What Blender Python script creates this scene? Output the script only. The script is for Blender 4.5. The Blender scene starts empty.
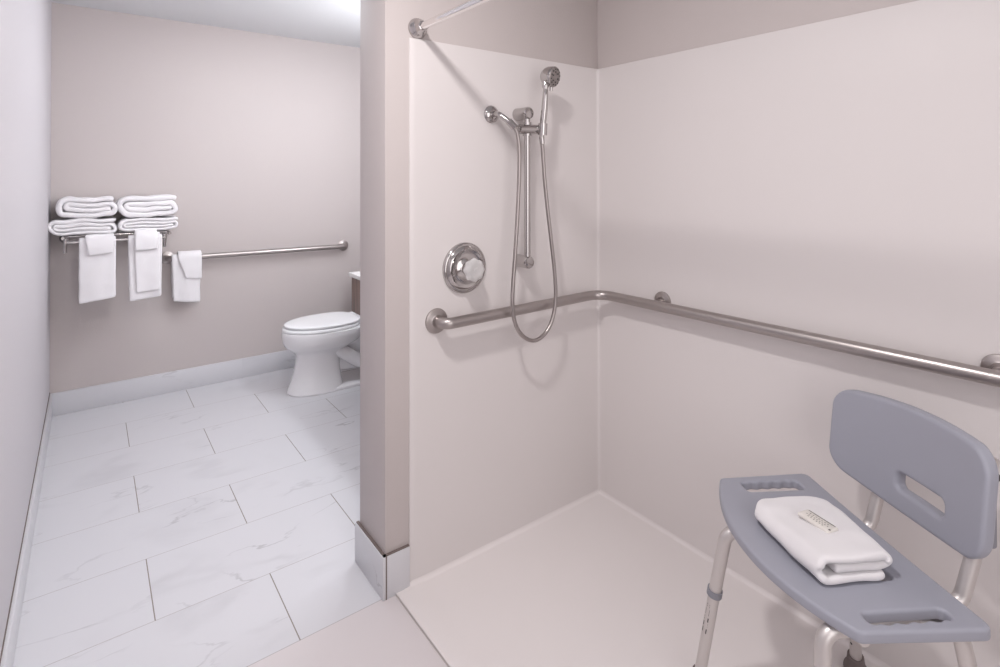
import bpy, bmesh, math, random
from mathutils import Vector, Matrix, noise
PI = math.pi
scene = bpy.context.scene
COL = scene.collection

# ------------------------------------------------------------------ camera
cam = bpy.data.cameras.new('camera')
cam.sensor_width = 36; cam.sensor_fit = 'HORIZONTAL'
cam.lens = 19.594; cam.shift_x = 0.0092; cam.shift_y = -0.1603
cam.clip_start = 0.02
cam_o = bpy.data.objects.new('camera', cam); COL.objects.link(cam_o)
Rv = Vector((0.8049230, -0.5933773, -0.0015303)); Uv = Vector((-0.0035139, -0.0073455, 0.9999668))
Fv = Vector((0.5933688, 0.8048910, 0.0079977))
M = Matrix.Identity(4)
for i in range(3):
    M[i][0] = Rv[i]; M[i][1] = Uv[i]; M[i][2] = -Fv[i]
M.translation = (0, 0, 1.35)
cam_o.matrix_world = M
scene.camera = cam_o

# ------------------------------------------------------------------ world, lights, exposure
w = bpy.data.worlds.new('world'); scene.world = w; w.use_nodes = True
w.node_tree.nodes['Background'].inputs[0].default_value = (0.9, 0.88, 0.9, 1)
w.node_tree.nodes['Background'].inputs[1].default_value = 0.3
def area(name, loc, target, sx, sy, power, color, shape='RECTANGLE'):
    l = bpy.data.lights.new(name, 'AREA'); l.shape = shape; l.size = sx; l.size_y = sy
    l.energy = power; l.color = color
    o = bpy.data.objects.new(name, l); COL.objects.link(o)
    o.location = loc
    d = Vector(target) - Vector(loc)
    o.rotation_euler = d.to_track_quat('-Z', 'Y').to_euler()
    return o
def globe(name, loc, r, power, color):
    l = bpy.data.lights.new(name, 'POINT'); l.shadow_soft_size = r; l.energy = power; l.color = color
    o = bpy.data.objects.new(name, l); COL.objects.link(o); o.location = loc
area('entry_ceiling_lamp', (0.36, 0.80, 2.32), (0.5, 0.9, 0), 0.15, 0.15, 11.6, (1.0, 0.965, 0.955), 'DISK')
for yy in (2.05, 2.4, 2.75): globe('vanity_globe', (1.62, yy, 1.93), 0.06, 9.0, (0.90, 0.95, 1.0))
area('bathroom_soft_fill', (0.75, 2.9, 2.34), (0.75, 2.9, 0), 0.5, 0.5, 6, (0.92, 0.96, 1.0))  # unseen overhead source added as extra soft fill
area('rear_fill', (0.5, -0.85, 1.3), (0.9, 1.2, 1.0), 1.6, 1.8, 12.5, (1.0, 0.98, 0.98))  # broad fill added behind the camera; no doorway is built there
scene.view_settings.view_transform = 'Standard'
scene.view_settings.look = 'None'
scene.view_settings.gamma = 1
scene.view_settings.use_curve_mapping = False
scene.view_settings.exposure = 0.53

# ------------------------------------------------------------------ materials
def s2l(c):
    return tuple(((x/255)/12.92 if x/255 <= 0.04045 else ((x/255+0.055)/1.055)**2.4) for x in c) + (1,)
def mat(name, rgb=(200, 200, 200), rough=0.5, metal=0.0, bump=None, coat=0, sheen=0, trans=0, ior=1.45, spec=None):
    m = bpy.data.materials.new(name); m.use_nodes = True
    nt = m.node_tree; b = nt.nodes['Principled BSDF']
    b.inputs['Base Color'].default_value = s2l(rgb)
    b.inputs['Roughness'].default_value = rough
    b.inputs['Metallic'].default_value = metal
    b.inputs['Coat Weight'].default_value = coat
    b.inputs['Sheen Weight'].default_value = sheen
    b.inputs['Transmission Weight'].default_value = trans
    b.inputs['IOR'].default_value = ior
    if spec is not None: b.inputs['Specular IOR Level'].default_value = spec
    if bump:
        sc, st, dist = bump
        tc = nt.nodes.new('ShaderNodeTexCoord'); n = nt.nodes.new('ShaderNodeTexNoise')
        n.inputs['Scale'].default_value = sc; n.inputs['Detail'].default_value = 3
        bp = nt.nodes.new('ShaderNodeBump'); bp.inputs['Strength'].default_value = st; bp.inputs['Distance'].default_value = dist
        nt.links.new(tc.outputs['Object'], n.inputs['Vector']); nt.links.new(n.outputs['Fac'], bp.inputs['Height'])
        nt.links.new(bp.outputs['Normal'], b.inputs['Normal'])
    return m

PAINT = mat('wall_paint', (197, 188, 186), 0.6, bump=(160, 0.35, 0.0015))
PAINT_L = mat('side_wall_paint', (198, 194, 198), 0.6, bump=(120, 0.35, 0.0015))
CEIL = mat('ceiling_paint', (218, 219, 221), 0.8, bump=(200, 0.4, 0.002))
SURR = mat('acrylic_surround', (221, 215, 214), 0.5, bump=(9, 0.12, 0.004))
PAN = mat('shower_pan', (230, 224, 223), 0.4, bump=(220, 0.25, 0.0006))
CHROME = mat('chrome', (190, 186, 185), 0.1, 1.0)
STEEL = mat('brushed_steel', (176, 169, 167), 0.36, 1.0, bump=(400, 0.05, 0.0003))
ALU = mat('satin_aluminium', (212, 207, 205), 0.42, 0.75, bump=(300, 0.05, 0.0003))
HOSE = mat('steel_hose', (170, 163, 161), 0.3, 1.0)
PORC = mat('white_porcelain', (236, 234, 236), 0.12, coat=0.5)
SEATP = mat('white_toilet_plastic', (238, 238, 240), 0.2)
TERRY = mat('white_terry', (243, 240, 242), 0.95, bump=(900, 0.6, 0.003), sheen=0.3)
GREY = mat('grey_plastic', (160, 161, 172), 0.42, bump=(700, 0.25, 0.0008))
RUBBER = mat('brown_grey_rubber', (112, 102, 100), 0.6)
COLLAR = mat('grey_collar', (138, 138, 146), 0.45)
DARK = mat('dark_joint_shade', (120, 108, 104), 0.9)
HOLE = mat('dark_hole', (40, 38, 38), 0.7)
INK = mat('dark_print', (72, 66, 66), 0.6)
INKL = mat('pale_print', (150, 146, 140), 0.6)
GLASS = mat('clear_acrylic', (252, 250, 250), 0.14, trans=.55, ior=1.49)
WRAP = mat('frosted_wrapper', (226, 221, 215), 0.3, coat=0.4)
WHITEP = mat('white_counter', (232, 230, 228), 0.25, bump=(30, 0.05, 0.001))

def wood():
    m = bpy.data.materials.new('brown_wood_grain'); m.use_nodes = True
    nt = m.node_tree; b = nt.nodes['Principled BSDF']
    tc = nt.nodes.new('ShaderNodeTexCoord'); mp = nt.nodes.new('ShaderNodeMapping')
    mp.inputs['Scale'].default_value = (60, 60, 4)
    n = nt.nodes.new('ShaderNodeTexNoise'); n.inputs['Scale'].default_value = 1; n.inputs['Detail'].default_value = 5
    r = nt.nodes.new('ShaderNodeValToRGB')
    r.color_ramp.elements[0].color = s2l((88, 70, 62)); r.color_ramp.elements[0].position = .3
    r.color_ramp.elements[1].color = s2l((140, 116, 106)); r.color_ramp.elements[1].position = .7
    nt.links.new(tc.outputs['Object'], mp.inputs[0]); nt.links.new(mp.outputs[0], n.inputs['Vector'])
    nt.links.new(n.outputs['Fac'], r.inputs[0]); nt.links.new(r.outputs[0], b.inputs['Base Color'])
    b.inputs['Roughness'].default_value = .5
    return m
WOOD = wood()

def marble(name, grout=True, base=(211, 210, 214)):
    m = bpy.data.materials.new(name); m.use_nodes = True
    nt = m.node_tree; L = nt.links.new; N = nt.nodes.new; b = nt.nodes['Principled BSDF']
    tc = N('ShaderNodeTexCoord'); sep = N('ShaderNodeSeparateXYZ'); L(tc.outputs['Object'], sep.inputs[0])
    def math_(op, a, c=None, d=None):
        n = N('ShaderNodeMath'); n.operation = op
        for i, v in enumerate((a, c, d)):
            if v is None: continue
            if isinstance(v, (int, float)): n.inputs[i].default_value = v
            else: L(v, n.inputs[i])
        return n.outputs[0]
    W_, H_ = 0.668, 0.334
    rowf = math_('DIVIDE', math_('SUBTRACT', sep.outputs['Y'], 1.6195), H_)
    row = math_('FLOOR', rowf)
    par = math_('MODULO', math_('ADD', row, 20), 2)          # 0 on even rows
    off = math_('MULTIPLY', math_('SUBTRACT', 1, par), 0.5)
    colf = math_('ADD', math_('DIVIDE', math_('SUBTRACT', sep.outputs['X'], 0.166), W_), off)
    colm = math_('FLOOR', colf)
    tid = math_('ADD', math_('MULTIPLY', row, 7.31), math_('MULTIPLY', colm, 3.77))
    # veins: thin contour of a warped noise, cut differently for each tile
    mp = N('ShaderNodeMapping'); L(tc.outputs['Object'], mp.inputs[0])
    mp.inputs['Rotation'].default_value = (0, 0, math.radians(-14)); mp.inputs['Scale'].default_value = (0.9, 2.6, 2.6)
    def vein(scale, width, seed):
        n = N('ShaderNodeTexNoise'); n.noise_dimensions = '4D'
        n.inputs['Scale'].default_value = scale; n.inputs['Detail'].default_value = 5; n.inputs['Roughness'].default_value = .5
        n.inputs['Distortion'].default_value = .5
        L(mp.outputs[0], n.inputs['Vector']); L(math_('ADD', tid, seed), n.inputs['W'])
        d = math_('ABSOLUTE', math_('SUBTRACT', n.outputs['Fac'], 0.5))
        mr = N('ShaderNodeMapRange'); L(d, mr.inputs[0]); mr.inputs[1].default_value = 0; mr.inputs[2].default_value = width
        mr.inputs[3].default_value = 1; mr.inputs[4].default_value = 0; mr.interpolation_type = 'SMOOTHSTEP'
        k = N('ShaderNodeTexNoise'); k.noise_dimensions = '4D'; k.inputs['Scale'].default_value = 3.2
        L(tc.outputs['Object'], k.inputs['Vector']); L(math_('ADD', tid, seed + 5), k.inputs['W'])
        mk = N('ShaderNodeMapRange'); L(k.outputs['Fac'], mk.inputs[0]); mk.inputs[1].default_value = .52; mk.inputs[2].default_value = .72
        return math_('MULTIPLY', mr.outputs[0], mk.outputs[0])
    v = math_('ADD', math_('MULTIPLY', vein(1.7, .010, 0), .52), math_('MULTIPLY', vein(1.1, .05, 9), .15))
    v2 = math_('MINIMUM', v, 1)
    back = math_('GREATER_THAN', sep.outputs['Y'], 1.6195) if grout else 1.0      # entry strip: no veins and a pinker base colour
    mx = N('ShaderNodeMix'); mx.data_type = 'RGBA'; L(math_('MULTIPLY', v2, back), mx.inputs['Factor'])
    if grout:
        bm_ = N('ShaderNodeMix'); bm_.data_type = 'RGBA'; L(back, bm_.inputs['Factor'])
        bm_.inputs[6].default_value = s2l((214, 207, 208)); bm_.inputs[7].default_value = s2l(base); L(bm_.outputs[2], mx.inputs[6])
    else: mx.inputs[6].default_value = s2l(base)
    mx.inputs[7].default_value = s2l((112, 108, 110))
    out = mx.outputs[2]
    if grout:
        fy = math_('FRACT', rowf); dy = math_('MULTIPLY', math_('MINIMUM', fy, math_('SUBTRACT', 1, fy)), H_)
        fx = math_('FRACT', colf); dx = math_('MULTIPLY', math_('MINIMUM', fx, math_('SUBTRACT', 1, fx)), W_)
        gx = math_('LESS_THAN', dx, .0017); gy = math_('LESS_THAN', dy, .0012)
        m1 = N('ShaderNodeMix'); m1.data_type = 'RGBA'; L(gy, m1.inputs['Factor']); L(out, m1.inputs[6]); m1.inputs[7].default_value = s2l((176, 170, 170))
        m2 = N('ShaderNodeMix'); m2.data_type = 'RGBA'; L(gx, m2.inputs['Factor']); L(m1.outputs[2], m2.inputs[6]); m2.inputs[7].default_value = s2l((132, 124, 116))
        out = m2.outputs[2]
    L(out, b.inputs['Base Color'])
    b.inputs['Roughness'].default_value = .32
    return m
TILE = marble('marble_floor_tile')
TILEB = marble('marble_skirting_tile', False)

# ------------------------------------------------------------------ helpers
def obj(name, bm, material, parent=None, smooth=True, angle=35, sub=0):
    me = bpy.data.meshes.new(name)
    if isinstance(bm, bmesh.types.BMesh):
        bm.to_mesh(me); bm.free()
    else:
        me = bm; me.name = name
    me.materials.append(material)
    for p in me.polygons: p.use_smooth = smooth
    if smooth and not sub: me.set_sharp_from_angle(angle=math.radians(angle))
    o = bpy.data.objects.new(name, me); COL.objects.link(o)
    if sub:
        s = o.modifiers.new('subsurf', 'SUBSURF'); s.levels = sub; s.render_levels = sub
    if parent is not None: o.parent = parent
    return o
def thing(name, label, cat, loc=(0, 0, 0), rotz=0, group=None):
    o = bpy.data.objects.new(name, None); COL.objects.link(o); o.empty_display_size = .05
    o.location = loc; o.rotation_euler = (0, 0, rotz)
    o['label'] = label; o['category'] = cat
    if group: o['group'] = group
    return o
def tag(o, label, cat, group=None):
    o['label'] = label; o['category'] = cat
    if group: o['group'] = group
    return o
def struct(name, bm, m, label=None, **k):
    o = obj(name, bm, m, **k); o['kind'] = 'structure'
    if label: o['label'] = label; 
    return o
def box(x0, x1, y0, y1, z0, z1, bev=0, bm=None, seg=2):
    b = bmesh.new()
    r = bmesh.ops.create_cube(b, size=1)
    for v in b.verts:
        v.co = Vector((x0+(v.co.x+.5)*(x1-x0), y0+(v.co.y+.5)*(y1-y0), z0+(v.co.z+.5)*(z1-z0)))
    if bev: bmesh.ops.bevel(b, geom=b.edges[:], offset=bev, segments=seg, affect='EDGES', profile=.5)
    if bm is None: return b
    merge(bm, b); return bm
def merge(dst, src):
    me = bpy.data.meshes.new('tmp'); src.to_mesh(me); src.free(); dst.from_mesh(me); bpy.data.meshes.remove(me)
    return dst
def fillet(pts, r, n=8):
    pts = [Vector(p) for p in pts]; out = [pts[0]]
    rs = r if isinstance(r, (list, tuple)) else [r]*(len(pts)-2)
    for i in range(1, len(pts)-1):
        a, b, c = pts[i-1], pts[i], pts[i+1]
        u = (a-b).normalized(); v = (c-b).normalized(); ang = u.angle(v)
        if ang > PI-.02 or rs[i-1] <= 0: out.append(b); continue
        d = min(rs[i-1]/math.tan(ang/2), (a-b).length*.49, (c-b).length*.49); rr = d*math.tan(ang/2)
        cen = b+(u+v).normalized()*(rr/math.sin(ang/2))
        s = b+u*d-cen; e = b+v*d-cen; tot = s.angle(e)
        for k in range(n+1):
            t = k/n; out.append(cen+(s*math.sin((1-t)*tot)+e*math.sin(t*tot))/math.sin(tot))
    out.append(pts[-1]); return out
def catmull(pts, n=8):
    P = [Vector(p) for p in pts]; P = [P[0]*2-P[1]]+P+[P[-1]*2-P[-2]]; out = []
    for i in range(1, len(P)-2):
        for k in range(n):
            t = k/n; a, b, c, d = P[i-1:i+3]
            out.append(.5*((2*b)+(c-a)*t+(2*a-5*b+4*c-d)*t*t+(3*b-a-3*c+d)*t**3))
    out.append(P[-2]); return out
def tube(path, r, seg=20, bm=None, caps=True, ribs=None):
    bm = bm or bmesh.new(); path = [Vector(p) for p in path]
    n = len(path); rad = r if callable(r) else (lambda t: r)
    T = [(path[min(i+1, n-1)]-path[max(i-1, 0)]).normalized() for i in range(n)]
    up = Vector((0, 0, 1)) if abs(T[0].z) < .9 else Vector((0, 1, 0))
    N_ = (up-T[0]*up.dot(T[0])).normalized(); rings = []
    for i in range(n):
        N_ = (N_-T[i]*N_.dot(T[i])).normalized(); B = T[i].cross(N_)
        rr = rad(i/(n-1))
        rings.append([bm.verts.new(path[i]+(N_*math.cos(2*PI*k/seg)+B*math.sin(2*PI*k/seg))*rr) for k in range(seg)])
    for a, b in zip(rings, rings[1:]):
        for k in range(seg): bm.faces.new((a[k], a[(k+1) % seg], b[(k+1) % seg], b[k]))
    if caps:
        bm.faces.new(rings[0][::-1]); bm.faces.new(rings[-1])
    return bm
def lathe(profile, origin, axis, seg=40, bm=None):
    """profile: (distance along axis, radius) pairs"""
    bm = bm or bmesh.new(); ax = Vector(axis).normalized(); o = Vector(origin)
    u = ax.orthogonal().normalized(); v = ax.cross(u); rings = []
    for h, r in profile:
        if r < 1e-6: rings.append([bm.verts.new(o+ax*h)])
        else: rings.append([bm.verts.new(o+ax*h+(u*math.cos(2*PI*k/seg)+v*math.sin(2*PI*k/seg))*r) for k in range(seg)])
    for a, b in zip(rings, rings[1:]):
        for k in range(seg):
            k2 = (k+1) % seg
            if len(a) == 1 and len(b) == 1: break
            if len(a) == 1: bm.faces.new((a[0], b[k2], b[k]))
            elif len(b) == 1: bm.faces.new((a[k], a[k2], b[0]))
            else: bm.faces.new((a[k], a[k2], b[k2], b[k]))
    for rg in (rings[0], rings[-1]):
        if len(rg) > 1: bm.faces.new(rg)
    bmesh.ops.recalc_face_normals(bm, faces=bm.faces[:])
    return bm
def loft(rings, bm=None, cap=True):
    bm = bm or bmesh.new(); R_ = [[bm.verts.new(p) for p in rg] for rg in rings]; n = len(R_[0])
    for a, b in zip(R_, R_[1:]):
        for k in range(n): bm.faces.new((a[k], a[(k+1) % n], b[(k+1) % n], b[k]))
    if cap: bm.faces.new(R_[0][::-1]); bm.faces.new(R_[-1])
    bmesh.ops.recalc_face_normals(bm, faces=bm.faces[:])
    return bm
def rrect(cx, cy, w_, h_, r, n=6, rot=0):
    pts = []
    for sx, sy, a0 in ((1, 1, 0), (-1, 1, 90), (-1, -1, 180), (1, -1, 270)):
        for k in range(n+1):
            a = math.radians(a0+90*k/n)
            pts.append((cx+sx*(w_/2-r)+r*math.cos(a), cy+sy*(h_/2-r)+r*math.sin(a)))
    if rot:
        c, s = math.cos(rot), math.sin(rot)
        pts = [(cx+(x-cx)*c-(y-cy)*s, cy+(x-cx)*s+(y-cy)*c) for x, y in pts]
    return pts
def plate(outline, holes, depth, bevel, seg=4):
    """a moulded board with holes: filled 2D curve turned into a mesh (local XY, centred on z=0)"""
    cu = bpy.data.curves.new('tmpc', 'CURVE'); cu.dimensions = '2D'; cu.fill_mode = 'BOTH'
    for pts in [outline]+holes:
        sp = cu.splines.new('POLY'); sp.points.add(len(pts)-1); sp.use_cyclic_u = True
        for p, q in zip(sp.points, pts): p.co = (q[0], q[1], 0, 1)
    cu.extrude = depth/2-bevel; cu.bevel_depth = bevel; cu.bevel_resolution = seg; cu.offset = -bevel
    o = bpy.data.objects.new('tmpo', cu); COL.objects.link(o)
    dg = bpy.context.evaluated_depsgraph_get()
    me = bpy.data.meshes.new_from_object(o.evaluated_get(dg))
    bpy.data.objects.remove(o); bpy.data.curves.remove(cu)
    bm = bmesh.new(); bm.from_mesh(me); bpy.data.meshes.remove(me)
    bmesh.ops.remove_doubles(bm, verts=bm.verts[:], dist=1e-5)
    return bm
def slice_bm(bm, axis, lo, hi, n):
    nrm = Vector((1, 0, 0)) if axis == 0 else Vector((0, 1, 0))
    for i in range(1, n):
        bmesh.ops.bisect_plane(bm, geom=bm.verts[:]+bm.edges[:]+bm.faces[:], plane_co=nrm*(lo+(hi-lo)*i/n), plane_no=nrm)
def dup(root, loc=None):
    c = root.copy(); COL.objects.link(c)
    if loc is not None: c.location = loc
    for ch in list(root.children):
        d = ch.copy(); COL.objects.link(d); d.parent = c
        for g in ch.children:
            h = g.copy(); COL.objects.link(h); h.parent = d
    return c

# ------------------------------------------------------------------ room
XL, YF, XR, YS, YN, ZC = -0.178, 3.98, 1.771, 1.621, -1.0, 2.354
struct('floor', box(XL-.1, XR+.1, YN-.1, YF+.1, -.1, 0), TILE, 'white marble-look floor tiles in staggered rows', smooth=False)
struct('ceiling', box(XL-.1, XR+.1, YN-.1, YF+.1, ZC, ZC+.1), CEIL, smooth=False)
struct('wall_left', box(XL-.1, XL, YN-.1, YF+.1, 0, ZC), PAINT_L, smooth=False)
struct('wall_back', box(XL-.1, XR+.1, YF, YF+.1, 0, ZC), PAINT, smooth=False)
struct('wall_right', box(XR, XR+.1, YN-.1, YF+.1, 0, ZC), PAINT, smooth=False)
struct('wall_front', box(XL-.1, XR+.1, YN-.1, YN, 0, ZC), PAINT, smooth=False)
struct('wall_partition', box(.770, XR, YS, 1.826, 0, ZC, .004), PAINT)
# skirting tiles
struct('baseboard_left', box(XL+.002, -.166, -.9, 3.966, 0, .132, .0015), TILEB)
struct('baseboard_back', box(XL+.001, XR, 3.966, YF-.001, 0, .128, .0015), TILEB)
struct('trim_1', box(XL, XL+.0025, -.9, 3.97, .128, .138), DARK, smooth=False)  # dark strip standing in for the shadowed gap above the skirting
bm = bmesh.new()
box(.757, .768, 1.609, 1.838, 0, .135, .001, bm)
struct('baseboard_partition', bm, TILEB)
struct('baseboard_right', box(.7695, .853, 1.609, 1.6195, 0, .135, .001), TILEB)
bm = bmesh.new()
box(.761, .7705, 1.6125, 1.834, .1348, .1385, 0, bm); box(.761, .853, 1.6125, 1.6215, .1348, .1385, 0, bm)
box(.7665, .771, 1.6085, 1.613, 0, .136, 0, bm)
struct('trim_2', bm, DARK, smooth=False)  # dark caulk joints, plus the shaded gap on top as solid strips
# threshold joint between tiles and pan
struct('trim_3', box(.8000, .8023, YN, YS-.014, -.002, .0012), mat('joint', (196, 187, 184), .8), smooth=False)

# shower pan with coved edges and a gentle lip
xs = [.8025, .815, .83, .85, .87, .89, .91, .93, .95]+[.95+(1.74-.95)*i/16 for i in range(1, 17)]
rc = .014; X1, Y1 = 1.7645, 1.6145
xs = [x for x in xs if x < X1-rc]+[X1-rc*math.cos(a*PI/16) for a in range(0, 9)][::-1][::-1]
xs = sorted(set(round(x, 5) for x in xs if x <= X1))
xs = [x for x in xs if x < X1-rc-1e-4]+[X1-rc+rc*math.sin(a*PI/16) for a in range(9)]
ys = [YN+(Y1-rc-YN)*i/30 for i in range(30)]+[Y1-rc+rc*math.sin(a*PI/16) for a in range(9)]
bm = bmesh.new(); grid = []
def panz(x, y):
    def cove(d): return rc-math.sqrt(max(0, rc*rc-max(0, rc-d)**2))
    lip = .004*(1-min(1, max(0, (x-.84)/.08))**2*(3-2*min(1, max(0, (x-.84)/.08))))
    return .001+lip+max(cove(X1-x), cove(Y1-y) if x > .86 else cove(Y1-y)*max(0, (x-.83)/.03))
for y in ys: grid.append([bm.verts.new((x, y, panz(x, y))) for x in xs])
for a, b in zip(grid, grid[1:]):
    for k in range(len(xs)-1): bm.faces.new((a[k], a[k+1], b[k+1], b[k]))
struct('shower_pan', bm, PAN, 'white shower floor pan with coved edges', angle=80)

# acrylic surround: two wall panels in one sheet with a rounded inner corner
zt = 1.818
path = [(.856, 1.6205)]+[(.8565, 1.6165), (.859, 1.615)]
R0 = .012
path += [(x, 1.615) for x in [.88+(1.765-R0-.88)*i/10 for i in range(11)]]
path += [(1.765-R0+R0*math.sin(a*PI/20), 1.615-R0+R0*math.cos(a*PI/20)) for a in range(1, 11)]
path += [(1.765, 1.58-(1.58-YN)*i/20) for i in range(1, 21)]
bm = bmesh.new()
def offs(i, d):
    x, y = path[i]
    if i < 3: return (x, 1.6207)
    if y >= 1.6149: return (x, y+d)
    if y <= 1.58: return (x+d, y)
    v = Vector((x-(1.765-R0), y-(1.615-R0))).normalized(); return (x+v.x*d, y+v.y*d)
rows = []
for z, d in ((0.0, 0), (.4, 0), (.8, 0), (1.2, 0), (1.6, 0), (zt-.003, 0), (zt-.0008, .0008), (zt, .003), (zt, .006)):
    rows.append([bm.verts.new((*(offs(i, d) if d else path[i]), z)) for i in range(len(path))])
for a, b in zip(rows, rows[1:]):
    for k in range(len(path)-1): bm.faces.new((a[k], a[k+1], b[k+1], b[k]))
bmesh.ops.recalc_face_normals(bm, faces=bm.faces[:])
struct('trim_4', bm, SURR, 'glossy off-white acrylic shower wall surround', angle=50)

# ------------------------------------------------------------------ grab bars
def flange(bm, p, ax, r=.040):
    return lathe([(0, r), (.003, r), (.006, r*.97), (.0085, r*.80), (.010, r*.62), (.012, r*.5), (.016, r*.475)], p, ax, 36, bm)
z = .864
g = thing('grab_bar', 'long L-shaped brushed steel grab bar wrapping the shower corner', 'grab bar', (1.765, 1.615, z))
gi = Matrix.Translation((-1.765, -1.615, -z))
def local(bm, m=gi): bm.transform(m); return bm
obj('bar', local(tube(fillet([(.957, 1.613, z-.004), (.957, 1.556, z-.004), (1.707, 1.556, z+.003), (1.707, -.6, z+.024), (1.763, -.6, z+.024)], [.045, .07, .045], 12), .019, 28)), STEEL, g)
obj('wall_flange', local(flange(None, (.957, 1.615, z-.004), (0, -1, 0), .043)), STEEL, g)
for y in (1.287, .330, -.6):
    f = zb_ = z+.003+.021*(1.556-y)/2.156
    f = obj('wall_flange', local(flange(None, (1.765, y, zb_+.008), (-1, 0, 0), .036)), STEEL, g)
    if y > -.5: obj('standoff', local(tube([(1.764, y, zb_+.007), (1.72, y, zb_+.003)], .012)), STEEL, g)
z2 = .842
g2 = thing('grab_bar', 'straight steel grab bar on the bathroom wall beside the toilet', 'grab bar', (.96, YF, z2))
gi2 = Matrix.Translation((-.96, -YF, -z2))
obj('bar', local(tube(fillet([(.395, YF-.002, z2+.004), (.395, YF-.057, z2+.004), (1.545, YF-.057, z2-.003), (1.545, YF-.002, z2-.003)], .035, 10), .017, 24), gi2), STEEL, g2)
for x, zz in ((.395, z2+.004), (1.545, z2-.003)):
    obj('wall_flange', local(flange(None, (x, YF, zz), (0, -1, 0), .040), gi2), STEEL, g2)

# ------------------------------------------------------------------ curtain rod
ROD = mat('bright_chrome', (236, 233, 232), .16, 1.0)
rod = thing('curtain_rod', 'bare chrome shower curtain rod above the shower opening', 'curtain rod', (.887, YS, 1.852))
ri = Matrix.Translation((-.887, -YS, -1.852))
obj('rod', local(tube([(.887, 1.615, 1.852), (.887, .3, 1.852), (.887, YN+.002, 1.852)], .0127, 24), ri), ROD, rod)
for y, s in ((YS, -1), (YN, 1)):
    obj('end_flange', local(lathe([(0, .034), (.004, .035), (.010, .033), (.018, .026), (.026, .021), (.040, .0185), (.044, .017), (.046, .0127)], (.887, y, 1.852), (0, s, 0), 40), ri), CHROME, rod)

# ------------------------------------------------------------------ shower fittings
v = thing('shower_valve', 'round chrome shower valve with a clear knob', 'shower valve', (1.072, 1.615, 1.030))
vi = Matrix.Translation((0, 0, 0))
obj('escutcheon', lathe([(0, .090), (.006, .090), (.010, .088), (.013, .083), (.013, .079), (.018, .074), (.021, .068), (.019, .062), (.017, .052), (.020, .040), (.026, .030), (.030, .024)], (0, 0, 0), (0, -1, 0), 64), CHROME, v)
obj('stem', lathe([(.028, .020), (.046, .019), (.050, .015), (.056, .013)], (0, 0, 0), (0, -1, 0), 32), CHROME, v)
bm = bmesh.new()
prof = [(.046, .019), (.050, .027), (.056, .031), (.068, .033), (.080, .031), (.088, .026), (.091, .018), (.0905, .010), (.0895, .0)]
rings = []
bm2 = bmesh.new(); seg = 48
for h, r in prof[:-1]:
    h = .046+(h-.046)*.72
    rings.append([(1.22*r*(1+.05*math.cos(8*2*PI*k/seg))*math.cos(2*PI*k/seg), -h, 1.22*r*(1+.05*math.cos(8*2*PI*k/seg))*math.sin(2*PI*k/seg)) for k in range(seg)])
obj('clear_knob', loft(rings), GLASS, v)['label'] = 'clear faceted acrylic knob'
obj('knob_cap', lathe([(.0775, .011), (.079, .010), (.0795, .006), (.0795, 0)], (0, 0, 0), (0, -1, 0), 24), GLASS, v)
for a in (200, 340):
    obj('screw', lathe([(.017, .004), (.021, .0035), (.0215, 0)], (.058*math.cos(math.radians(a)), 0, .058*math.sin(math.radians(a))), (0, -1, 0), 14), CHROME, v)

SX = 1.316
s = thing('hand_shower_rail', 'chrome vertical slide rail that holds the hand shower', 'shower rail', (SX, 1.615, 1.30))
si = Matrix.Translation((-SX, -1.615, -1.30))
obj('rail', local(tube([(SX, 1.556, 1.590), (SX, 1.556, 1.3), (SX, 1.556, 1.035)], .0120, 24), si), CHROME, s)
for zz in (1.590, 1.034):
    obj('wall_mount', local(lathe([(0, .023), (.002, .0245), (.030, .0235), (.062, .0235), (.070, .0225), (.075, .019), (.077, .012), (.077, 0)], (SX, 1.615, zz), (0, -1, 0), 36), si), CHROME, s)
bm = bmesh.new()
tube([(SX-.040, 1.553, 1.529), (SX+.062, 1.541, 1.531)], .0180, 24, bm)
lathe([(-.002, .012), (-.016, .013), (-.018, .009)], (SX-.036, 1.553, 1.529), (1, .1, 0), 24, bm)
tube([(SX, 1.556, 1.505), (SX, 1.556, 1.556)], .0165, 24, bm)
tube([(SX+.046, 1.522, 1.508), (SX+.046, 1.519, 1.552)], .0175, 24, bm)
obj('slider', local(bm, si), CHROME, s)

hs = thing('hand_shower', 'chrome hand shower head with its handle in the rail holder', 'shower head', (SX+.045, 1.52, 1.53))
hi = Matrix.Translation((-(SX+.045), -1.52, -1.53))
hp = catmull([(SX+.044, 1.524, 1.500), (SX+.044, 1.520, 1.53), (SX+.045, 1.513, 1.580), (SX+.046, 1.507, 1.63), (SX+.047, 1.505, 1.672), (SX+.050, 1.512, 1.720)], 6)
obj('handle', local(tube(hp, lambda t: (.0090+.0032*math.sin(min(1, t*1.15)*PI)) + (.004 if t > .85 else 0), 24), hi), CHROME, hs)
hc = Vector((SX+.058, 1.535, 1.734)); hn = Vector((.28, -.92, -.20)).normalized()
obj('head', local(lathe([(0, 0), (.0, .012), (.006, .024), (.016, .032), (.028, .0365), (.040, .038), (.050, .039), (.054, .0375), (.055, .035)], hc, hn, 44), hi), CHROME, hs)
SPRAY = mat('grey_spray_face', (150, 143, 141), .3, .6)
obj('spray_face', local(lathe([(.0545, .036), (.0575, .034), (.0585, .026), (.0575, .016), (.060, .012), (.061, 0)], hc, hn, 40), hi), SPRAY, hs)
hu = hn.orthogonal().normalized(); hv = hn.cross(hu)
for rr, n in ((.029, 12), (.019, 6)):
    for k in range(n):
        a = 2*PI*k/n
        obj('nozzle', local(lathe([(0, .0030), (.0030, .0022), (.0030, 0)], hc+hn*.057+(hu*math.cos(a)+hv*math.sin(a))*rr, hn, 10), hi), HOLE, hs)
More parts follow.
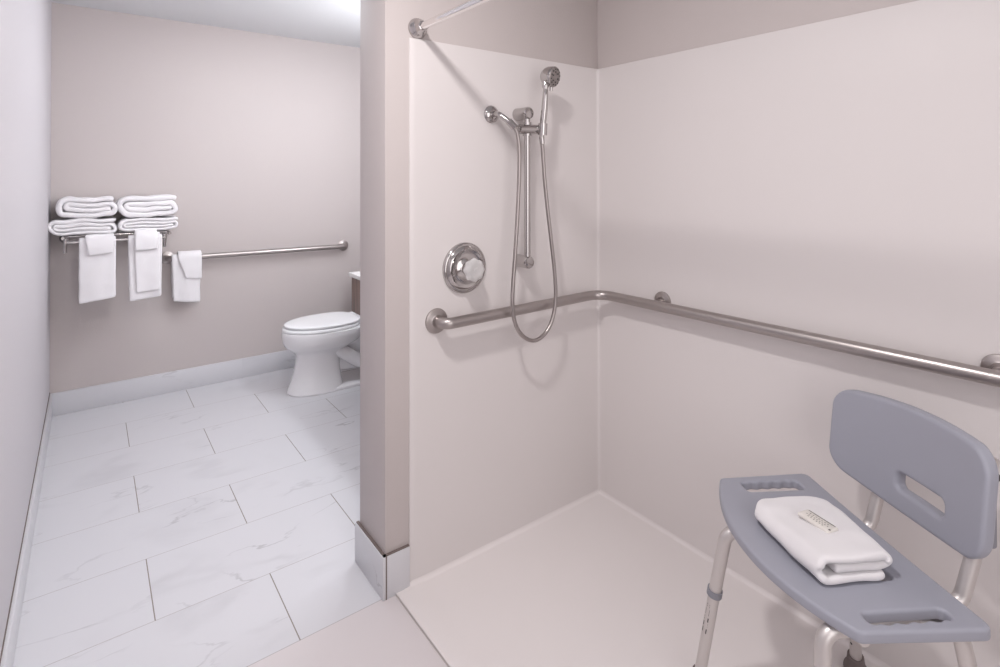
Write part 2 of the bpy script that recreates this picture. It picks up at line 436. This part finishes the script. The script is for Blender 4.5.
bm = bmesh.new(); dn = Vector((0, 0, -1)); dn = (dn-hn*dn.dot(hn)).normalized()
tube([hc+hn*.047+dn*.038, hc+hn*.049+dn*.052], .006, 14, bm)
obj('spray_lever', local(bm, hi), CHROME, hs)

ar = thing('water_supply_elbow', 'short chrome wall supply elbow feeding the hose', 'shower pipe', (1.192, 1.615, 1.583))
ai = Matrix.Translation((-1.192, -1.615, -1.583))
obj('flange', local(lathe([(0, .032), (.003, .033), (.008, .030), (.013, .022), (.016, .013)], (1.192, 1.615, 1.583), (0, -1, 0), 36), ai), CHROME, ar)
ap = fillet([(1.192, 1.612, 1.583), (1.194, 1.572, 1.582), (1.222, 1.535, 1.546)], .03, 10)
obj('pipe', local(tube(ap, .0105, 24), ai), CHROME, ar)
obj('hose_nut', local(tube([(1.216, 1.542, 1.554), (1.236, 1.531, 1.530)], .0135, 8), ai), CHROME, ar)

hp = catmull([(1.234, 1.531, 1.533), (1.243, 1.528, 1.515), (1.252, 1.527, 1.470), (1.254, 1.526, 1.40), (1.247, 1.525, 1.27), (1.232, 1.522, 1.10), (1.216, 1.518, .96), (1.213, 1.516, .89), (1.224, 1.515, .83), (1.252, 1.514, .785), (1.295, 1.513, .757), (1.335, 1.511, .757), (1.375, 1.510, .782), (1.403, 1.510, .830), (1.416, 1.510, .90), (1.413, 1.512, .99), (1.402, 1.515, 1.09), (1.386, 1.519, 1.22), (1.373, 1.522, 1.34), (1.366, 1.524, 1.44), (1.3605, 1.5243, 1.500)], 14)
bm = tube(hp, .0068, 16)
ribbed = tube([p for i, p in enumerate(hp)], lambda t: .0072, 16)
bm.free()
ho = obj('shower_hose', ribbed, HOSE)
tag(ho, 'flexible steel shower hose hanging in a long loop over the grab bar', 'hose')
bm = bmesh.new()
tube([(1.3637, 1.5243, 1.476), (1.3602, 1.5243, 1.502)], .0100, 12, bm)
obj('hose_cone', bm, CHROME, ho)

# ------------------------------------------------------------------ towels
def ribbon(path, t, w0, w1, nw, mapper, namp=.003, nfreq=14, seed=0, endfn=None):
    """a thick cloth strip following `path` (2D points), spanning w0..w1 across"""
    P = [Vector((p[0], p[1])) for p in path]; n = len(P)
    T = [(P[min(i+1, n-1)]-P[max(i-1, 0)]).normalized() for i in range(n)]
    Nn = [Vector((-q.y, q.x)) for q in T]; bm = bmesh.new(); G = [[], []]
    tt = t if callable(t) else (lambda s: t)
    for side in (0, 1):
        for i in range(n):
            rowv = []
            for j in range(nw+1):
                f = j/nw; a, b = (w0, w1) if endfn is None else endfn(i/(n-1), P[i])
                wv = a+(b-a)*f
                q = P[i]+Nn[i]*((.5 if side else -.5)*tt(i/(n-1)))
                p = Vector(mapper(q.x, q.y, wv))
                nz = noise.noise_vector(p*nfreq+Vector((seed*3.1, seed*7.7, seed)))*namp
                rowv.append(bm.verts.new(p+nz))
            G[side].append(rowv)
    A, B = G
    for i in range(n-1):
        for j in range(nw):
            bm.faces.new((A[i][j], A[i+1][j], A[i+1][j+1], A[i][j+1]))
            bm.faces.new((B[i][j], B[i][j+1], B[i+1][j+1], B[i+1][j]))
        bm.faces.new((A[i][0], B[i][0], B[i+1][0], A[i+1][0]))
        bm.faces.new((A[i][nw], A[i+1][nw], B[i+1][nw], B[i][nw]))
    for j in range(nw):
        bm.faces.new((A[0][j], A[0][j+1], B[0][j+1], B[0][j]))
        bm.faces.new((A[-1][j], B[-1][j], B[-1][j+1], A[-1][j+1]))
    bmesh.ops.recalc_face_normals(bm, faces=bm.faces[:])
    return bm
def arc(cx, cz, r, a0, a1, n=7):
    return [(cx+r*math.cos(math.radians(a0+(a1-a0)*k/n)), cz+r*math.sin(math.radians(a0+(a1-a0)*k/n))) for k in range(n+1)]
def spiral(L, R, z0, h, ends=(.0, .0), layers=4):
    s = h/4; z = [z0+s*(k+.5) for k in range(4)]
    def seg(x0, x1, zz, n=9): return [(x0+(x1-x0)*k/n, zz) for k in range(n+1)]
    p = []
    p += seg(R-ends[0]-s*1.2, L+s*1.6, z[1])
    p += arc(L+s*1.6, (z[1]+z[2])/2, s/2, 270, 90)[1:-1]
    p += seg(L+s*1.6, R-s*1.2, z[2])
    p += arc(R-s*1.2, (z[0]+z[2])/2, s, 90, -90)[1:-1]
    p += seg(R-s*1.2, L+s*1.5, z[0])
    p += arc(L+s*1.5, (z[0]+z[3])/2, s*1.5, 270, 90)[1:-1]
    p += seg(L+s*1.5, R-ends[1], z[3])
    return p
def bath_towel(L, R, z0, h, y0, y1, label, seed, flip=False, ends=(-.006, 0)):
    p = spiral(L, R, z0, h, ends)
    p = [(a+.0035*math.sin(b*90+seed), b+h*.030*math.sin(a*31+seed*2.3)+h*.018*math.sin(a*73+seed)) for a, b in p]
    if flip: p = [(L+R-a, b) for a, b in p]
    bm = ribbon(p, (lambda t: h/4*(1.0+.09*math.sin(t*23+seed))), y0, y1, 8, lambda a, b, wv: (a, wv, b), .006, 15, seed)
    bm.transform(Matrix.Translation((-(L+R)/2, -(y0+y1)/2, -z0)))
    o = obj('bath_towel', bm, TERRY, sub=2); o.location = ((L+R)/2, (y0+y1)/2, z0)
    return tag(o, label, 'towel', 'folded bath towels on the shelf')
sh = 1.034
bath_towel(-.173, .124, sh+.002, .088, 3.755, 3.960, 'folded white bath towel, bottom of the left stack on the towel shelf', 1)
bath_towel(-.135, .122, sh+.097, .112, 3.757, 3.955, 'folded white bath towel, top of the left stack on the towel shelf', 2, ends=(-.008, .008))
bath_towel(.141, .428, sh+.006, .076, 3.755, 3.960, 'folded white bath towel, bottom of the right stack on the towel shelf', 3)
bath_towel(.138, .422, sh+.089, .122, 3.757, 3.955, 'folded white bath towel, top of the right stack on the towel shelf', 4, ends=(-.01, .004))

def drape(yb, zb, r, front, back, x0, x1, t, name, label, group, seed, slant=(0, 0), skew=0, taper=0, wave=.004):
    """cloth hung over a bar along X"""
    nf = max(6, int(front/.02)); p = [(yb-r, zb-front+front*k/nf) for k in range(nf+1)]
    p += arc(yb, zb, r, 180, 0, 8)[1:-1]
    nb = max(5, int(back/.03)); p += [(yb+r, zb-back*k/nb) for k in range(nb+1)]
    def mp(a, b, wv):
        f = (wv-x0)/(x1-x0); dz = max(0, zb-b)
        k = dz/max(front, .01)
        if a < yb: b -= (slant[0]*(1-f)+slant[1]*f)*k
        a2 = a
        if a < yb: a2 = a-wave*k*math.sin(f*7+seed)-.010*k*(1-k)
        xx = wv+skew*k*(1 if a < yb else .3)+taper*k*(.5-f)
        return (xx, a2, b)
    bm = ribbon(p, t, x0, x1, 10, mp, .0028, 20, seed)
    c = Vector(((x0+x1)/2, yb, zb)); bm.transform(Matrix.Translation(-c))
    o = obj(name, bm, TERRY, sub=1); o.location = c
    return tag(o, label, 'towel' if name == 'hand_towel' else 'washcloth', group)
RB = 1.003; YB = 3.712
o = drape(YB, RB, .017, .330, .26, -.046, .121, .011, 'hand_towel', 'white hand towel hanging at the left end of the rack bar', 'hanging hand towels', 11, (.006, -.012))
drape(YB, RB+.001, .0315, .075, .08, -.018, .112, .014, 'washcloth', 'white washcloth folded over the left hand towel on the rack bar', 'hanging washcloths', 12, (.004, -.006), .006, .02, .001)
o = drape(YB, RB, .017, .352, .30, .176, .343, .011, 'hand_towel', 'wide white hand towel hanging beneath a narrower one on the rack bar', 'hanging hand towels', 13, (.0, -.012), .002, .012)
drape(YB, RB+.001, .0310, .306, .10, .204, .330, .009, 'hand_towel', 'narrow folded white hand towel layered over the wide one on the rack bar', 'hanging hand towels', 14, (.0, -.004), .006, .01, .002)
drape(YB, RB+.003, .0440, .068, .08, .206, .316, .013, 'washcloth', 'white washcloth topping the two layered hand towels on the rack bar', 'hanging washcloths', 15, (.003, -.003), .004, .0, .001)
drape(YF-.057, .843, .0235, .275, .25, .412, .573, .011, 'hand_towel', 'white hand towel draped over the left end of the bathroom grab bar', 'hanging hand towels', 16, (-.012, .012), .004, .012)
drape(YF-.057, .845, .0375, .128, .10, .446, .578, .012, 'washcloth', 'white washcloth draped askew over the hand towel on the grab bar', 'hanging washcloths', 17, (.0, .010), .022, .045, .001)

# ------------------------------------------------------------------ towel shelf
r = thing('towel_rack', 'chrome hotel towel shelf with a lower bar, loaded with white towels', 'towel rack', (.135, YF, sh))
ri2 = Matrix.Translation((-.135, -YF, -sh))
X0, X1r = -.115, .385
for y in (3.80, 3.845, 3.89, 3.935):
    obj('shelf_rail', local(tube([(X0, y, sh-.006), (X1r, y, sh-.006)], .006, 12), ri2), CHROME, r)
for x, dx in ((X0, -.004), (X1r, .004)):
    bm = bmesh.new()
    tube(fillet([(x, YF-.001, sh-.03), (x, 3.945, sh-.03), (x, 3.935, sh-.008), (x, YB+.004, sh-.008)], [.01, .01]), .0075, 12, bm)
    lathe([(0, .024), (.004, .024), (.008, .016), (.016, .010)], (x, YF, sh-.03), (0, -1, 0), 20, bm)
    obj('end_bracket', local(bm, ri2), CHROME, r)
    bm = bmesh.new(); xx = x+(.012 if x < 0 else -.026)
    tube([(xx, YB, sh-.010), (xx, YB, RB-.002), (xx-.002, YB+.004, RB-.050)], .0085, 12, bm)
    lathe([(0, .009), (.004, .010), (.010, .008), (.012, 0)], (xx-.002, YB+.004, RB-.046), (0, 0, -1), 14, bm)
    lathe([(0, .009), (.008, .009)], (xx, YB, RB-.004), (0, 0, 1), 14, bm)
    obj('bar_hanger', local(bm, ri2), CHROME, r)
obj('towel_bar', local(tube([(X0+.008, YB, RB), (X1r-.020, YB, RB)], .0075, 16), ri2), CHROME, r)

# ------------------------------------------------------------------ toilet
YT = 3.49
t = thing('toilet', 'white elongated toilet with closed lid against the right bathroom wall', 'toilet', (1.0, YT, 0))
ti = Matrix.Translation((-1.0, -YT, 0))
def egg(xf, xb, hw, z, n=44, pf=2.0, pb=2.8, split=.56):
    """outline with a rounded front (low x) and squarer back"""
    xm = xf+(xb-xf)*split; pts = []
    for k in range(n):
        a = 2*PI*k/n; c, s_ = math.cos(a), math.sin(a)
        if c < 0: x = xm-(xm-xf)*abs(c)**(2/pf); y = hw*math.copysign(abs(s_)**(2/pf), s_)
        else: x = xm+(xb-xm)*abs(c)**(2/pb); y = hw*math.copysign(abs(s_)**(2/pb), s_)
        pts.append((x, YT+y, z))
    return pts
bm = bmesh.new()
sec = [(0, 1.000, 1.34, .128), (.006, .996, 1.345, .131), (.014, .998, 1.34, .129), (.03, 1.005, 1.335, .124), (.08, 1.024, 1.325, .113), (.14, 1.040, 1.318, .104), (.20, 1.052, 1.318, .100), (.232, 1.050, 1.33, .104),
       (.255, 1.030, 1.36, .118), (.275, 1.002, 1.40, .143), (.298, .980, 1.44, .164), (.325, .970, 1.47, .177), (.355, .966, 1.49, .183), (.378, .965, 1.50, .185), (.388, .968, 1.50, .183), (.391, .976, 1.495, .176)]
loft([egg(a, b, h_, z_, pf=2.1, pb=3.0 if z_ < .24 else 2.6) for z_, a, b, h_ in sec], bm)
# trapway, low foot and the deck under the tank
loft([egg(1.02, 1.66, h_, z_, pf=2.1, pb=3.5) for z_, h_ in ((0, .130), (.004, .132), (.016, .130), (.024, .120))], bm)
loft([egg(1.25, 1.62, .062, .10), egg(1.25, 1.66, .070, .18), egg(1.27, 1.70, .085, .24), egg(1.25, 1.74, .12, .30, pb=5), egg(1.25, 1.755, .17, .345, pb=7), egg(1.3, 1.757, .18, .388, pb=8)], bm)
tube(catmull([(1.28, YT-.062, .26), (1.36, YT-.075, .20), (1.45, YT-.072, .14), (1.54, YT-.070, .15), (1.60, YT-.066, .22), (1.66, YT-.06, .27)], 6), .045, 18, bm)
obj('bowl', local(bm, ti), PORC, t, angle=40)
obj('seat', local(loft([egg(.968+d, 1.44, .180-d, z_) for z_, d in ((.392, .006), (.394, .001), (.402, 0), (.409, .002), (.412, .008))]), ti), SEATP, t, angle=50)
lid = [(.4150, .012), (.4165, .005), (.422, .002), (.428, .003), (.4315, .010), (.4335, .022), (.435, .045), (.436, .09), (.4365, .14)]
obj('lid', local(loft([egg(.975+d, 1.445-d*.6, .178-d, z_) for z_, d in lid]), ti), SEATP, t, angle=50)
for dy in (-.075, .075):
    obj('hinge', local(box(1.432, 1.468, YT+dy-.02, YT+dy+.02, .392, .432, .006), ti), SEATP, t)
obj('tank', local(loft([[(x, y, z_) for x, y in rrect(1.665+s_*.0, YT, .190+s_, .43+s_*2, .035)] for z_, s_ in ((.385, -.03), (.40, -.015), (.5, 0), (.72, .008))]), ti), PORC, t, angle=50)
obj('tank_lid', local(loft([[(x, y, z_) for x, y in rrect(1.662, YT, .206+s_, .460+s_, .035)] for z_, s_ in ((.7205, -.006), (.724, 0), (.742, 0), (.749, -.008), (.751, -.03))]), ti), PORC, t, angle=50)
obj('flush_lever', local(tube([(1.557, YT+.15, .67), (1.545, YT+.15, .67), (1.543, YT+.09, .662)], .006, 12), ti), CHROME, t)

# ------------------------------------------------------------------ vanity (its end shows behind the partition)
va = thing('bathroom_vanity', 'wall-hung vanity with white counter and brown wood apron, end showing past the wall', 'vanity', (1.5, 2.43, .56))
vb = Matrix.Translation((-1.5, -2.43, -.56))
bm = bmesh.new()
box(1.228, 1.250, 1.84, 3.030, .575, .775, .001, bm); box(1.250, 1.768, 3.010, 3.030, .575, .775, .001, bm); box(1.250, 1.768, 1.84, 1.86, .575, .775, .001, bm)
obj('apron', local(bm, vb), WOOD, va)['label'] = 'brown wood-grain apron'
obj('counter', local(box(1.215, 1.769, 1.829, 3.045, .776, .800, .004), vb), WHITEP, va)['label'] = 'white counter top'

# ------------------------------------------------------------------ shower chair
CX, CY = 1.378, .574
ch = thing('shower_chair', 'grey plastic shower chair with backrest and aluminium legs in the shower', 'shower chair', (CX, CY, 0), math.atan2(-.8444, -.5358))
SZ = .500
# seat outline in chair coordinates: x along the seat (towards the camera), y towards the back
def seat_outline():
    key = [(-.284, -.060), (-.286, .132)]
    out = []
    def corner(p0, p1, p2, r_, n=6):
        q = fillet([(p0[0], p0[1], 0), (p1[0], p1[1], 0), (p2[0], p2[1], 0)], r_, n)[1:-1]
        return [(a.x, a.y) for a in q]
    A, B, C_, D = (-.276, -.102), (-.284, .158), (.263, .163), (.251, -.098)
    front = []
    for k in range(1, 24):
        f = k/24; x = D[0]+(A[0]-D[0])*f
        y = D[1]+(A[1]-D[1])*f-.078*(1-abs(2*f-1)**2.1)
        front.append((x, y))
    out += corner(front[-1], A, B, .018); out += corner(A, B, C_, .02); out += corner(B, C_, D, .02); out += corner(C_, D, front[0], .018)
    out += front
    return out
def grip_slot(cx, cy, w_, h_, inner):
    """hand slot with finger scallops on its outer long edge"""
    pts = []
    for x, y in rrect(cx, cy, h_, w_, .010, 6): pts.append((x, y))
    n = 28; dense = []
    for i in range(len(pts)):
        a, b = pts[i], pts[(i+1) % len(pts)]; d = math.hypot(b[0]-a[0], b[1]-a[1])
        k = 24 if d > .05 else 1
        for j in range(k):
            x = a[0]+(b[0]-a[0])*j/k; y = a[1]+(b[1]-a[1])*j/k
            if k > 1 and (x-cx)*inner < 0:
                x += .0022*inner*(math.cos((y-cy)/w_*2*PI*5))
            dense.append((x, y))
    return dense
holes = [grip_slot(-.228, .024, .160, .042, 1), grip_slot(.219, .022, .168, .027, -1), rrect(.085, .060, .075, .035, .008)]
bm = plate(seat_outline(), holes, .025, .007)
slice_bm(bm, 0, -.29, .28, 22); slice_bm(bm, 1, -.19, .17, 10)
for q in bm.verts:   # slightly dished seat
    q.co.z += -.004*math.cos(min(1, abs(q.co.x)/.27)*PI/2)
    q.co.z += SZ-.0125
obj('seat', bm, GREY, ch, angle=40)
# underside rim
# backrest: curved board with a hand slot
BR0, BR1 = -.197, .205
bcx = (BR0+BR1)/2; bw = BR1-BR0
ol = []
for x, y in rrect(bcx, 0, bw, .200, .045, 8):
    ol.append((x, y))
dense = []
for i in range(len(ol)):
    a, b = ol[i], ol[(i+1) % len(ol)]; k = 16 if abs(a[0]-b[0]) > .1 else 1
    for j in range(k): dense.append((a[0]+(b[0]-a[0])*j/k, a[1]+(b[1]-a[1])*j/k))
ol = [(x, y*(1+.17*(1-((x-bcx)/(bw/2))**2))) for x, y in dense]
bm = plate(ol, [rrect(.046, -.050, .120, .036, .012)], .030, .009)
slice_bm(bm, 0, BR0, BR1, 28)
for q in bm.verts:
    x, y, z_ = q.co
    f = (x-bcx)/(bw/2)
    yy = .198+.025*(1-f*f)+.017*f          # bowed backwards in the middle
    y *= 1+.055*(1+f); rec = y*.10
    q.co = Vector((x, yy+rec-z_, .6795+.0015*f+y))
bmesh.ops.recalc_face_normals(bm, faces=bm.faces[:])
obj('backrest', bm, GREY, ch, angle=40)
# legs and frame tubes
RT = .0152
def leg(path, r_, split, foot, upper_r=RT):
    """upper frame tube bending into a leg, with the height-adjustable lower tube, collar and rubber tip"""
    p = fillet(path, r_, 10)
    a, b = Vector(path[-2]), Vector(path[-1]); foot = Vector(foot)
    l_ = obj('leg', tube(p, upper_r, 24), ALU, ch)
    d = (foot-b).normalized()
    lo = tube([b-d*.04, foot-d*.01], .0142, 24)
    e = obj('lower_leg', lo, ALU, l_)
    obj('collar', tube([b-d*.006, b+d*.010], .0185, 24), COLLAR, l_)
    bm = bmesh.new()
    L_ = (foot-b).length; k = 0
    side = Vector((.15, -1, 0)) if foot.y > 0 else Vector((-.2, 1, 0))
    side = (side-d*side.dot(d)).normalized()
    for k in range(6):
        c = b+d*(.05+.028*k)
        if (c-b).length < L_-.06: obj('adjustment_hole', lathe([(0, .003), (.0009, .003), (.0009, 0)], c+side*.0138, side, 10), HOLE, l_)
    obj('rubber_tip', lathe([(0, .027), (.004, .029), (.012, .028), (.020, .022), (.050, .0195), (.052, .0165)], foot, -d, 28), RUBBER, l_)
    return l_, b, d, foot
FF = leg([(-.105, .07, .462), (-.112, -.168, .456), (-.143, -.184, .285)], .030, 0, (-.178, -.216, .006))
leg([(.185, .07, .462), (.192, -.128, .456), (.203, -.142, .285)], .030, 0, (.222, -.172, .006))
leg([(-.080, -.04, .462), (-.088, .165, .450), (-.140, .195, .285)], .030, 0, (-.198, .238, .006))
leg([(.160, -.04, .462), (.205, .145, .452), (.220, .172, .285)], .035, 0, (.238, .215, .006))
# cross braces below the seat
for y in (-.06, .09):
    obj('cross_tube', tube([(-.15, y, .450), (.215, y, .450)], .011, 20), ALU, ch)
# backrest uprights
for x in (-.083, .158):
    dx = -.002 if x < 0 else .002
    k = .200+(.004 if x > 0 else 0)
    p = fillet([(x, .05, .462), (x, k-.012, .464), (x+dx, k+.016, .56), (x+dx, k+.058, .765)], [.035, .05], 10)
    u_ = obj('backrest_upright', tube(p, .0142, 24), ALU, ch)
    for zz in (.645, .725):
        kb = lathe([(0, .009), (.010, .009), (.014, .006), (.015, 0)], (x+dx, k+.016+(zz-.56)*.205+.010, zz), (0, 1, 0), 16)
        obj('knob', kb, INK, u_)['label'] = 'dark bolt knob'
# grey end brackets behind the backrest ends
for x in (BR1-.012, ):
    f = (x-bcx)/(bw/2)
    k = .195+.025*(1-f*f)+.015*f
    obj('end_clip', box(x-.034, x+.004, k+.004, k+.026, .60, .768, .006), COLLAR, ch)
# small print running down the far front lower leg
l_, b, d, foot = FF
bm = bmesh.new()
view = Vector((.35, -.92, 0)); view = (view-d*view.dot(d)).normalized(); sd = d.cross(view).normalized()
random.seed(4)
def ink(t0, t1, s0, s1):
    vs = []
    for t_, s_ in ((t0, s0), (t1, s0), (t1, s1), (t0, s1)):
        ang = s_/.0142
        vs.append(bm.verts.new(b+d*t_+(view*math.cos(ang)+sd*math.sin(ang))*.0144))
    bm.faces.new(vs)
for t0, t1, s0, s1 in ((.030, .044, -.004, .004), (.050, .053, -.005, .005), (.056, .059, -.005, .005), (.050, .059, -.005, -.003), (.063, .066, -.005, .005), (.069, .072, -.005, .005), (.063, .072, 3e-3, 5e-3),
                       (.077, .079, -.005, .005), (.085, .087, -.005, .005), (.077, .087, -.005, -.003), (.077, .087, .003, .005), (.018, .020, -.003, .003), (.023, .0245, -.003, .003)):
    ink(.012+t0*1.15, .012+t1*1.15+.0012, s0*1.35, s1*1.35)
o = obj('size_print', bm, INK, l_, smooth=False)

# ------------------------------------------------------------------ towel and soap on the seat
cm = Matrix.Translation((CX, CY, 0)) @ Matrix.Rotation(math.atan2(-.8444, -.5358), 4, 'Z')
def end_round(s_, P):
    f = max(-1, min(1, (P.x+.012)/.088))
    k = .034*max(0, abs(f)-.45)**2/.30
    return (-.116+k-.004*f, .142-k*.25+.004*math.sin(P.y*260)-.006*(f+1))
zA, zB, zC, LL, RR = SZ+.0085, SZ+.0275, SZ+.0465, -.100, .072
def sg(x0, x1, zz, n=10): return [(x0+(x1-x0)*k/n, zz) for k in range(n+1)]
p = sg(RR-.012, LL+.018, zA)+arc(LL+.018, (zA+zC)/2, (zC-zA)/2, 270, 90, 8)[1:-1]+sg(LL+.018, RR-.010, zC)
p += arc(RR-.010, (zB+zC)/2, (zC-zB)/2, 90, -90, 6)[1:-1]+sg(RR-.010, LL+.034, zB)
bm = ribbon(p, .0176, 0, 1, 16, lambda a, b_, wv: (wv, a+(.07*(.14-wv)-.005)*max(-1, min(1, a/.05)), SZ+(b_-SZ)*(1-.30*min(1, max(0, (.13-wv)/.25)))+(.002*math.sin(wv*22+a*20) if b_ > SZ+.02 else 0)), .0035, 24, 31, end_round)
bm.transform(Matrix.Translation((0, 0, -SZ)))
o = obj('folded_towel', bm, TERRY, sub=2)
o.matrix_world = cm @ Matrix.Translation((0, 0, SZ))
tag(o, 'folded white towel lying on the grey shower chair seat', 'towel')
# soap wrapper
so = thing('wrapped_soap', 'small clear wrapped soap bar on the folded towel on the chair', 'soap')
so.matrix_world = cm @ Matrix.Translation((.012, -.014, SZ+.0478)) @ Matrix.Rotation(math.radians(17), 4, 'Z')
obj('wrapper', loft([[(x, y, z_) for x, y in rrect(0, 0, .078-s_, .036-s_, .004, 3)] for z_, s_ in ((0, .004), (.002, 0), (.006, 0), (.008, .002), (.009, .006))]), WRAP, so, angle=50)
bm = bmesh.new()
for x0, x1, y0, y1 in ((-.033, .034, .0125, .0140), (.034, .038, -.0105, -.0065)): box(x0, x1, y0, y1, .0088, .0094, 0, bm)
obj('dark_edge', bm, INK, so, smooth=False)
bm = bmesh.new(); random.seed(9)
for rowy, n, xa, xb in ((.006, 7, -.022, .022), (-.001, 9, -.026, .026), (-.007, 6, -.018, .018)):
    for k in range(n):
        xx = xa+(xb-xa)*k/(n-1); hh = .0016+.001*random.random()
        box(xx-.0014, xx+.0014, rowy-hh, rowy+hh*.4, .0089, .0093, 0, bm)
obj('wrapper_print', bm, INKL, so, smooth=False)
